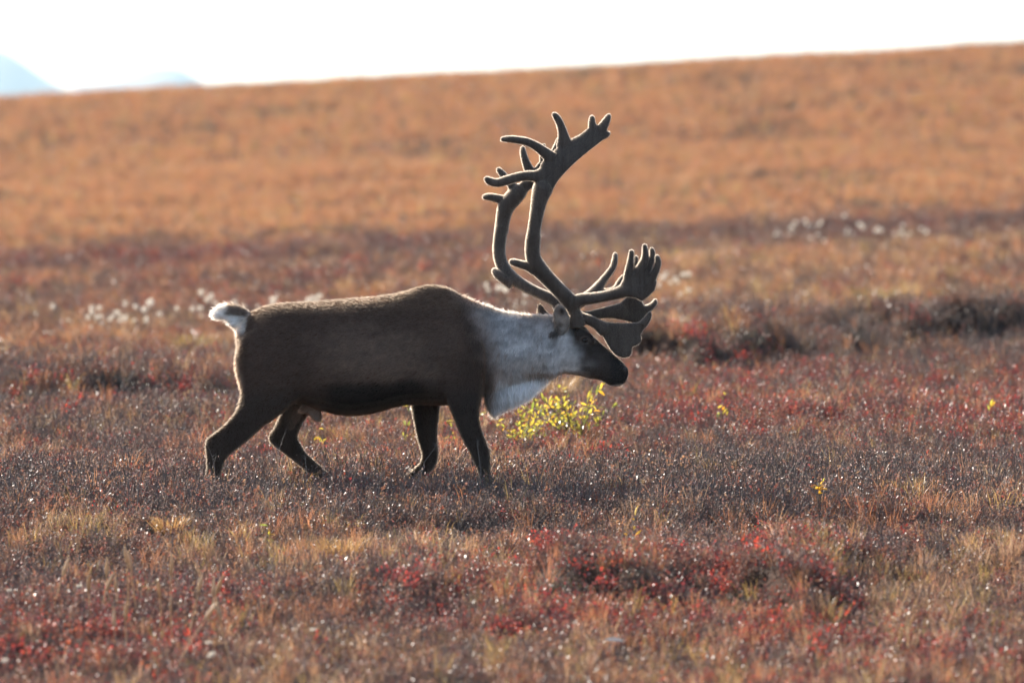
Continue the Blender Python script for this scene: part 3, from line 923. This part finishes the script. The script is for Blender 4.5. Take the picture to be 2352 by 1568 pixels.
# forward bez tine with its hand
NA.tube(bm(z2, [(1120, 830, 1180, 980, -.09), (1210, 775, 1235, 905, -.11), (1350, 765, 1395, 878, -.13), (1500, 742, 1545, 848, -.15), (1610, 712, 1680, 818, -.165), (1715, 655, 1770, 800, -.175)]), flat=.8)
NA.plate([z2(*q) for q in ((1690, 660), (1725, 600), (1745, 520), (1810, 500), (1880, 500), (1960, 480), (2030, 520), (2065, 570), (2092, 640), (2065, 730), (2000, 795), (1930, 850), (1850, 815), (1750, 800), (1700, 770))], -.18, .022)
for ps, y0, y1 in (([(1770, 600, 55), (1785, 490, 45), (1800, 390, 34), (1808, 300, 27)], -.18, -.21), ([(1850, 500, 40), (1856, 420, 28), (1859, 360, 22)], -.16, -.14),
                   ([(1880, 560, 75), (1930, 460, 55), (1962, 370, 42), (1962, 290, 33), (1956, 235, 26)], -.18, -.22), ([(1970, 520, 55), (2025, 410, 38), (2042, 330, 32), (2036, 275, 25)], -.17, -.18),
                   ([(1990, 680, 60), (2040, 590, 46), (2088, 490, 38), (2106, 420, 33), (2096, 358, 26)], -.18, -.24)):
    NA.tube(tn(z2, ps, y0, y1), maxw=.024)
# brow shovel
NA.tube(bm(z2, [(1200, 950, 1180, 1090, -.06), (1250, 985, 1265, 1100, -.045), (1350, 1012, 1330, 1120, -.03), (1460, 1062, 1400, 1165, -.02), (1540, 1095, 1450, 1230, -.015)]), flat=.75)
NA.plate([z2(*q) for q in ((1400, 1050), (1500, 1085), (1600, 1096), (1700, 1100), (1800, 1098), (1890, 1092), (1945, 1065), (1985, 1110), (1945, 1170), (1912, 1225), (1922, 1300), (1885, 1338), (1815, 1365), (1812, 1440), (1785, 1478),
                             (1710, 1490), (1630, 1455), (1570, 1390), (1530, 1320), (1490, 1250), (1430, 1185), (1370, 1140))], lambda a, b: -.012, .014)
NA.tube(tn(z2, [(1930, 1120, 48), (1980, 1060, 40), (2008, 1010, 28), (2016, 980, 16)], -.012, -.02))

FA = Solid()
FA.tube([(*z2(1110, 1120), 20, .05), (*z2(1060, 1010), 18, .06)] + bm(z2, [(930, 915, 1000, 800, .08), (760, 820, 830, 728, .12), (600, 745, 680, 655, .17), (460, 665, 555, 572, .21), (340, 560, 460, 480, .25), (278, 420, 400, 365, .28), (258, 290, 392, 265, .30),
               (266, 150, 402, 140, .31), (285, 20, 425, 15, .32)]) + bm(z1, [(275, 1500, 420, 1480, .32), (292, 1340, 445, 1330, .33), (312, 1190, 490, 1215, .33), (380, 1095, 570, 1115, .33), (460, 1015, 640, 1030, .33)]), flat=.85)
FA.loft([(*z1(380, 1095), *z1(570, 1115), .026, .33), (*z1(470, 1005), *z1(660, 1010), .024, .33), (*z1(590, 905), *z1(770, 930), .022, .32), (*z1(690, 800), *z1(900, 820), .02, .31), (*z1(780, 690), *z1(1000, 700), .019, .29), (*z1(880, 590), *z1(1080, 600), .017, .27), (*z1(960, 520), *z1(1120, 530), .013, .26)], k=18)
for ps, y0, y1 in (([(400, 1140, 62), (310, 1105, 45), (220, 1085, 38), (165, 1088, 30)], .33, .36), ([(500, 1010, 62), (445, 925, 42), (370, 840, 36), (320, 782, 28)], .33, .37),
                   ([(700, 850, 65), (650, 760, 50), (612, 660, 38), (594, 590, 32), (590, 540, 25)], .31, .34), ([(840, 700, 60), (815, 610, 36), (822, 540, 26), (826, 505, 18)], .29, .28), ([(960, 560, 45), (980, 490, 28), (985, 440, 18)], .27, .25)):
    FA.tube(tn(z1, ps, y0, y1), maxw=.022)
FA.tube(tn(z2, [(480, 660, 70), (390, 605, 58), (310, 550, 48), (275, 515, 36)], .21, .24))
# far bez tine rising, with a stub behind, and the far brow palm
FA.tube(tn(z2, [(1130, 930, 60), (1250, 850, 60), (1370, 770, 62), (1440, 690, 52), (1490, 620, 40), (1550, 545, 36), (1600, 470, 33), (1622, 390, 30), (1625, 330, 24)], .09, .22))
FA.tube(tn(z2, [(1400, 745, 50), (1540, 760, 45), (1640, 720, 45), (1680, 650, 40), (1715, 585, 28)], .16, .2))
FA.tube(bm(z2, [(1140, 960, 1180, 1060, .06), (1300, 972, 1330, 1050, .07), (1430, 940, 1450, 1048, .08), (1560, 908, 1590, 1040, .085), (1680, 875, 1720, 1062, .09)]), flat=.6)
FA.plate([z2(*q) for q in ((1640, 890), (1690, 870), (1760, 800), (1850, 790), (1925, 850), (1940, 895), (1970, 915), (2010, 900), (2020, 950), (1975, 985), (1950, 1040), (1930, 1095), (1850, 1100), (1740, 1068), (1660, 1045))], .09, .016)
FA.tube(tn(z2, [(1960, 950, 50), (2020, 920, 38), (2062, 880, 30), (2076, 848, 22)], .09, .1))

for S_, lab in ((NA, "antler on the camera side with broad brow shovel and many tines"), (FA, "farther antler partly hidden behind the nearer one")):
    me = S_.remeshed("antler", .0048, 9)
    v = np.empty(len(me.vertices) * 3, np.float32); me.vertices.foreach_get("co", v); v = v.reshape(-1, 3).astype(float)
    ax, ay = to_px(v)
    streak = fbm(ax / 5., ay / 60., 31, 3) - .5
    ac = np.array([.11, .088, .074]) * (1 + .7 * streak + .5 * (fbm(ax / 14., ay / 14., 37) - .5))[:, None]
    set_coat(me, np.clip(ac, .01, .5)); me.materials.append(M_skin)
    o = link("antler", me, caribou); o["label"] = lab
    p, nn = sample_surface(me, 150000)
    hx, hy = to_px(p)
    n = len(p)
    col = np.array([.15, .122, .104]) * (1 + .7 * (fbm(hx / 5., hy / 60., 31, 3) - .5))[:, None] * rng.uniform(.9, 1.1, (n, 1))
    link("velvet", hair_mesh("velvet", p, nn, np.tile(np.array([.1, 0, .9]), (n, 1)), np.full(n, .72), rng.uniform(.005, .0095, n), rng.uniform(.0005, .0008, n), col, M_velvet, tl=.17 + .45 * sstep(.85, .4, np.abs(nn[:, 1]))), o)  # velvet translucency raised toward the outline to build in its rim glow

# ------------------------------------------------------------------ single plants
M_wl = [own_leaf_mat("willow_leaf_yellow", (.46, .35, .05), (.34, .35, .06), .035, .3, .55, 1.3), own_leaf_mat("willow_leaf_orange", (.66, .34, .03), (.66, .44, .05), .04, .3, .55, 1.3),
        own_leaf_mat("willow_leaf_green", (.17, .21, .04), (.30, .30, .05), .08, .3, .5, 1.3)]
M_stem = plain_mat("willow_stem", (.10, .065, .045), .6, .4)


def leaf_mesh(name, mat, L, W):
    v = []; f = []
    ts = [0, .25, .55, .8, 1]; ws = [.08, .8, 1, .6, .03]
    for t, w in zip(ts, ws):
        z = .10 * L * math.sin(t * 2.4) 
        v += [(t * L, -w * W / 2, z + .12 * W * w), (t * L, 0, z - .08 * W), (t * L, w * W / 2, z + .12 * W * w)]
    for i in range(4):
        a = 3 * i; f += [(a, a + 1, a + 4, a + 3), (a + 1, a + 2, a + 5, a + 4)]
    return mesh_np(name, v, f, [mat], smooth=True, attrs={"lv": ('FLOAT', np.full(len(v), random.random()))})


LM = []
for mt in (M_wl[0], M_wl[0], M_wl[0], M_wl[1], M_wl[2]):
    for L, Wd in ((.038, .014), (.030, .013), (.045, .014)): LM.append(leaf_mesh("leaf", mt, L, Wd))


def willow(name, label, px0, py_canopy, d, nst, spread, h, nl, group=None, lsc=1.0, kinds=None):
    x = (px0 - 1176) / K * d; y = d - CAM_D
    base = np.array([x, y, float(ground_z(x, y))])
    root = bpy.data.objects.new(name, None); COL.objects.link(root); root.location = base
    tag(root, label, "willow", group)
    tips = []
    for i in range(nst):
        a = random.uniform(0, 6.28); s = spread * random.uniform(.2, 1); hh = h * random.uniform(.55, 1.05)
        p = [np.array([math.cos(a) * s * t * (.4 + .6 * t) + (px0 * 0), math.sin(a) * s * .8 * t, hh * t - .03]) + np.array([random.gauss(0, .008), random.gauss(0, .008), 0]) * (t > 0) for t in (0, .35, .7, 1)]
        b = MB(); b.tube(p, [.004, .0033, .0025, .0012], 0, .5, 5)
        link("stem", b.mesh("stem", [M_stem]), root); tips.append(p)
    for k in range(nl):
        p = random.choice(tips); t = random.uniform(.35 if "golden willow" not in label else .74, 1.0) * 3; i = min(int(t), 2); q = p[i] + (p[i + 1] - p[i]) * (t - i)
        lm = random.choice(LM if kinds is None else [LM[j] for j in kinds])
        o = link("leaf", lm, root, q)
        s = random.uniform(.7, 1.25) * lsc
        o.scale = (s, s, s)
        o.rotation_euler = (random.gauss(0, .7), random.uniform(-1.3, .3), random.uniform(0, 6.28))


willow("willow_bush", "low yellow leaved willow bush under the caribou's chin", 1325, 930, 44.8, 28, .56, .44, 280, lsc=1.3)
willow("willow_bush", "yellow willow patch under the caribou's throat mane", 1205, 950, 44.2, 20, .48, .35, 180, lsc=1.2)
for (lab, a, dd, h, nl, sp, kk) in (("small yellow willow sprig below the caribou's belly", 735, 44.2, .30, 14, .07, None), ("green yellow willow sprig left of the far front leg", 928, 44.4, .36, 9, .10, (12, 13, 14, 0)),
                                    ("sparse yellow willow sprig between the front legs", 1040, 44.2, .30, 10, .07, None), ("bright golden willow sprig alone in the brown grass at right", 1882, 37.9, .33, 20, .045, (9, 10, 11, 0)),
                                    ("small yellow willow sprig at right beyond the chin bush", 1660, 46.0, .3, 12, .14, None), ("tiny yellow willow sprig at the far right edge", 2290, 46.5, .22, 8, .1, None),
                                    ("tiny orange willow sprig in dry grass below the golden one", 1450, 36.8, .24, 8, .06, (9, 10, 11)),
                                    ("green tipped willow sprig beside the red shrubs at left front", 610, 36.9, .24, 8, .08, None)):
    willow("willow_sprig", lab, a, 0, dd, max(2, nl // 4), sp, h, nl, "small willow sprigs", .95 if "golden willow" in lab else 1.25, kk)

# cotton grass ------------------------------------------------------------------
M_cotton = own_leaf_mat("cotton_fluff", (.72, .68, .62), (.78, .75, .70), 0, .5, .5, 1.05)
M_cstem = plain_mat("cotton_stem", (.22, .15, .08), .7, .2)


def cotton_mesh(name):
    b = MB(); lean = np.array([random.uniform(-.05, .08), random.uniform(-.04, .04), 0])
    h = .30
    b.tube([np.array([0, 0, -.03]), lean * .5 + [0, 0, h * .55], lean + [0, 0, h]], [.0018, .0015, .0012], 1, .5, 4)
    c = lean + np.array([0, 0, h + .01])
    for i in range(80):
        d = rdir(0); d[2] = random.gauss(-.35, .6); d /= np.linalg.norm(d)
        L = random.uniform(.012, .036); w = np.cross(d, rdir(0)); w /= np.linalg.norm(w) + 1e-9
        b.quadstrip([c, c + d * L * .6 * np.array([1, 1, 1.2]), c + d * L * np.array([1, 1, 1.2]) + [0, 0, -.004]], [.0007, .0016, .0004], w, 0, random.random())
    return b.mesh(name, [M_cotton, M_cstem])


CM = [cotton_mesh("cotton_grass") for i in range(5)]


def d_of(pxv, pyv):
    """distance at which the tundra's plant tops are seen at this place in the survey"""
    dd = np.arange(28, 150, .1); _, yy = screen_base((pxv - 1176) / K * dd, dd)
    return float(dd[np.argmin(np.abs(yy - pyv))])


def cotton(pxv, pyv, label, group, sc=1.0):
    d = d_of(pxv, pyv); d *= random.uniform(.985, 1.015)
    x = (pxv - 1176) / K * d; y = d - CAM_D
    o = link("cotton_flower_stem", random.choice(CM), None, (x, y, float(ground_z(x, y))))
    s = sc * random.uniform(.55, 1.05); o.scale = (s, s, s * random.uniform(.8, 1.1)); o.rotation_euler = (0, 0, random.uniform(0, 6.28))
    tag(o, label, "cotton flower", group)


for i in range(26): cotton(random.uniform(205, 400), random.gauss(764, 9), "white cotton grass tuft in the band left of the caribou's tail", "cotton grass left of the tail", 1.25)
for i in range(7): cotton(random.uniform(110, 250), random.gauss(757, 8), "sparse white cotton grass tuft far left of the caribou's tail", "sparse cotton grass at far left", 1.0)
for i in range(36): cotton(random.uniform(430, 760), random.gauss(740, 8), "white cotton grass tuft behind the caribou's rump and back", "cotton grass behind the back", 1.25)
for i in range(16): cotton(random.uniform(1100, 1270), random.gauss(724, 9), "white cotton grass tuft behind the caribou's neck", "cotton grass behind the neck", 1.2)
for i in range(13): cotton(random.uniform(1480, 1580), random.gauss(690, 16), "white cotton grass tuft right of the forward antler tines", "cotton grass right of the antlers", 1.3)
for i in range(34): cotton(random.uniform(1770, 2150), 560 + random.gauss(0, 9) - .02 * i, "white cotton grass tuft below the orange hill at right", "cotton grass below the hill at right", 1.2)

# dead grass stalks in the left foreground ----------------------------------------
M_straw = own_leaf_mat("straw", (.62, .46, .30), (.50, .35, .21), .05, .4, .4, 1.1)
def z5(x, y): return x / 1.723 / 1.7415, (1900 + y / 1.723) / 1.7415
stalks = [((470, 570), (365, 860), "leaning right, farthest left of the group"), ((610, 680), (625, 900), None), ((735, 580), (760, 800), None), ((775, 680), (690, 880), None), ((790, 700), (800, 860), None), ((855, 490), (868, 900), None),
          ((880, 530), (940, 900), None), ((870, 880), (885, 1070), None), ((1082, 730), (1095, 980), None), ((1390, 680), (1270, 1100), None), ((1470, 710), (1420, 930), None), ((1530, 700), (1470, 900), None),
          ((1490, 880), (1190, 1230), "leaning far right, crossing another"), ((1495, 890), (1625, 1220), "leaning left, crossing another"), ((1185, 560), (1185, 1020), None), ((780, 920), (800, 1070), None)]
ORD = "first second third fourth fifth sixth seventh eighth ninth tenth eleventh twelfth thirteenth fourteenth fifteenth sixteenth".split()
stalks.sort(key=lambda q: q[0][0])
for i, (t, bt, lab) in enumerate(stalks):
    tp, bp_ = z5(*t), z5(*bt)
    d = d_of(bp_[0], min(bp_[1] - 10, 1555)) - .5
    y = d - CAM_D
    T_, B_ = P(tp[0], tp[1], y + random.uniform(-.15, .05)), P(bp_[0], bp_[1], y)
    B_[2] = min(B_[2], float(ground_z(B_[0], y)) + .02) if B_[2] > float(ground_z(B_[0], y)) else B_[2]
    root = bpy.data.objects.new("grass_stalk", None); COL.objects.link(root); root.location = B_
    tag(root, ("pale dead grass stalk " + lab) if lab else "pale dead grass stalk, %s tip from the left, among lower left shrubs" % ORD[i], "grass", "dead grass stalks at lower left")
    D_ = T_ - B_; L = np.linalg.norm(D_); bend = np.array([random.uniform(-.02, .02), random.uniform(-.02, .02), 0])
    q = lambda t: D_ * t + bend * math.sin(t * math.pi)
    b = MB(); b.tube([q(t) for t in (0, .3, .6, .8)], [.0038, .0036, .003, .0024], 0, random.random(), 5)
    link("stem", b.mesh("stem", [M_straw]), root)
    b = MB(); hl = min(.10, L * .45) / L
    ts = np.linspace(1 - hl, 1, 7); b.tube([q(t) for t in ts], [.004, .009, .011, .0105, .0095, .007, .002], 0, random.random(), 6)
    for k in range(40):
        t = random.choice(ts); b.leaf(q(t), rdir(.8, .7), rdir(0), .012, .002, 0, random.random())
    link("seed_head", b.mesh("seed_head", [M_straw]), root)

for i, q in enumerate(((95, 790), (545, 760), (1235, 1140), (1390, 1150), (1440, 1225), (1480, 1240), (30, 1270), (2190, 1060))):
    a_, b_ = z5(*q)
    d = d_of(a_, min(b_, 1560)) - .3; y = d - CAM_D; p_ = P(a_, b_, y)
    o = link("cotton_flower_stem", CM[i % 5], None, (p_[0], y, float(ground_z(p_[0], y)))); sz = .75
    o.scale = (sz, sz, max(.3, min(1.0, (p_[2] - o.location.z) / .31)))
    tag(o, "blurred white cotton tuft low among the shrubs in the left foreground", "cotton flower", "cotton tufts in the left foreground")
M_pale = own_leaf_mat("pale_leaf", (.55, .52, .47), (.60, .57, .52), .03, .4, .4, 1.0)
d = d_of(1412, 1478); y = d - CAM_D - .2; p_ = P(1412, 1470, y)
o = link("dead_leaf", leaf_mesh("dead_leaf", M_pale, .11, .034), None, p_ - np.array([.055, 0, 0])); o.rotation_euler = (.5, .15, .1)
tag(o, "large pale dead leaf caught in the shrubs at bottom centre", "leaf")

# tussocks ---------------------------------------------------------------------------
M_tus = [own_leaf_mat("tussock_gold", (.38, .24, .10), (.33, .18, .08), .04, .35, .5, 1.2), own_leaf_mat("tussock_straw", (.42, .28, .14), (.32, .20, .09), .04, .35, .5, 1.2), own_leaf_mat("tussock_olive", (.13, .11, .035), (.30, .21, .08), .04, .35, .5, 1.2)]


def tussock(label, pxv, pyv, r, h, mt, n=260):
    d = d_of(pxv, pyv); x = (pxv - 1176) / K * d; y = d - CAM_D
    b = MB()
    for i in range(n):
        a = random.uniform(0, 6.28); rr = r * math.sqrt(random.random()); o = np.array([math.cos(a), math.sin(a), 0]); hh = h * random.uniform(.5, 1.1)
        p0 = o * rr * .6 + [0, 0, -.03]; ln = random.uniform(.1, .6)
        p1 = p0 + o * ln * hh * .4 + [0, 0, hh * .55]; p2 = p1 + o * (ln + .3) * hh * .35 + [0, 0, hh * .3]; p3 = p2 + o * (ln + .7) * hh * .3 + [0, 0, hh * random.uniform(-.15, .15)]
        aa = random.uniform(0, 3.14)
        b.quadstrip([p0, p1, p2, p3], [.0018, .0018, .0015, .0004], np.array([math.cos(aa), math.sin(aa), 0]), 0, random.random())
    tag(link("grass_tussock", b.mesh("grass_tussock", [M_tus[mt]]), None, (x, y, float(ground_z(x, y)))), label, "grass", "grass tussocks")


tussock("golden grass tussock left of the dark hollow in the foreground", 785, 1275, .14, .22, 0, 320)
tussock("straw coloured grass tussock below the caribou's front legs", 1440, 1110, .12, .2, 1)
tussock("golden grass tussock in the foreground below the caribou's rump", 390, 1225, .10, .18, 0)
tussock("low gold tussock at right, below the golden willow sprig", 2080, 1115, .22, .2, 0, 340)
tussock("olive grass hummock on the right slope above the peat bank", 2010, 692, .34, .34, 2, 420)
tussock("smaller olive hummock between the olive tussock and right edge", 2175, 680, .22, .26, 2, 260)
tussock("straw tussock right of the antler shovel on the peat bank", 1525, 770, .30, .34, 1, 320)
tussock("pale straw tussock among red leaves at right centre", 1660, 1075, .12, .18, 1, 220)
tussock("fine straw tussock behind the caribou's chin", 1275, 905, .16, .3, 1, 240)
tussock("yellow green tussock behind the caribou's tail", 440, 800, .25, .26, 2, 260)

# bare twigs standing in front of the legs ----------------------------------------------
M_bt = plain_mat("pale_twig", (.20, .165, .145), .75, .2)


def bare_twig(label, pts, d, r=.0022):
    y = d - CAM_D
    Q = [P(a, b_, y) for a, b_ in pts]
    Q[0][2] = min(Q[0][2], float(ground_z(Q[0][0], y)))
    b = MB(); o0 = Q[0].copy(); Q = [q - o0 for q in Q]
    n = len(Q); b.tube(Q, [r * (1 - .6 * i / (n - 1)) for i in range(n)], 0, .5, 5)
    for k in range(5):
        i = random.randint(1, n - 2) if n > 2 else 0; t = random.random(); s0 = Q[i] + (Q[i + 1] - Q[i]) * t
        dv = np.array([random.uniform(-.7, .7), random.uniform(-.4, .4), random.uniform(.3, 1)]); b.tube([s0, s0 + dv * random.uniform(.025, .06)], [r * .55, r * .3], 0, .5, 4)
    tag(link("bare_twig", b.mesh("bare_twig", [M_bt]), None, o0), label, "twig", "bare twigs before the legs")


bare_twig("bare grey twig rising in front of the far hind leg", [(640, 1100), (636, 1050), (645, 1020), (657, 985)], 39.5)
bare_twig("bare twig crossing the hoof end of the far hind leg", [(700, 1120), (704, 1080), (700, 1055), (712, 1030)], 39.5)
bare_twig("bare twig slanting across the far front leg", [(945, 1110), (975, 1060), (998, 1030), (1003, 1018)], 39.4)
bare_twig("bare twig upright before the near front leg", [(1106, 1110), (1102, 1060), (1096, 1020), (1095, 1005)], 39.4)
bare_twig("bare pale twig before the near hind hoof", [(500, 1115), (492, 1075), (487, 1050), (480, 1030)], 39.4)
bare_twig("pale twig slanting on the ground between the leg pairs", [(850, 1120), (880, 1085), (915, 1062), (925, 1055)], 39.3)
bare_twig("pale crooked twig left of the far front hoof", [(795, 1115), (800, 1095), (806, 1075), (812, 1062)], 39.3)
bare_twig("dark twig slanting behind the belly between the leg pairs", [(905, 1080), (860, 1045), (810, 1000), (790, 985)], 40.9)

# ------------------------------------------------------------------ the air
hm, nt, out = new_mat("air")
pv = N(nt, "ShaderNodeVolumePrincipled")
pv.inputs["Color"].default_value = (.62, .86, 1, 1); pv.inputs["Density"].default_value = .00005; pv.inputs["Anisotropy"].default_value = .3
nt.links.new(pv.outputs[0], out.inputs["Volume"])
bv = np.array([(x, y, z) for x in (-15000, 15000) for y in (-3000, 15500) for z in (-75, 260)], float)
bf = [(0, 1, 3, 2), (4, 6, 7, 5), (0, 4, 5, 1), (2, 3, 7, 6), (0, 2, 6, 4), (1, 5, 7, 3)]
tag(link("haze", mesh_np("haze", bv, bf, [hm])), "thin pale haze over the tundra", kind="stuff")
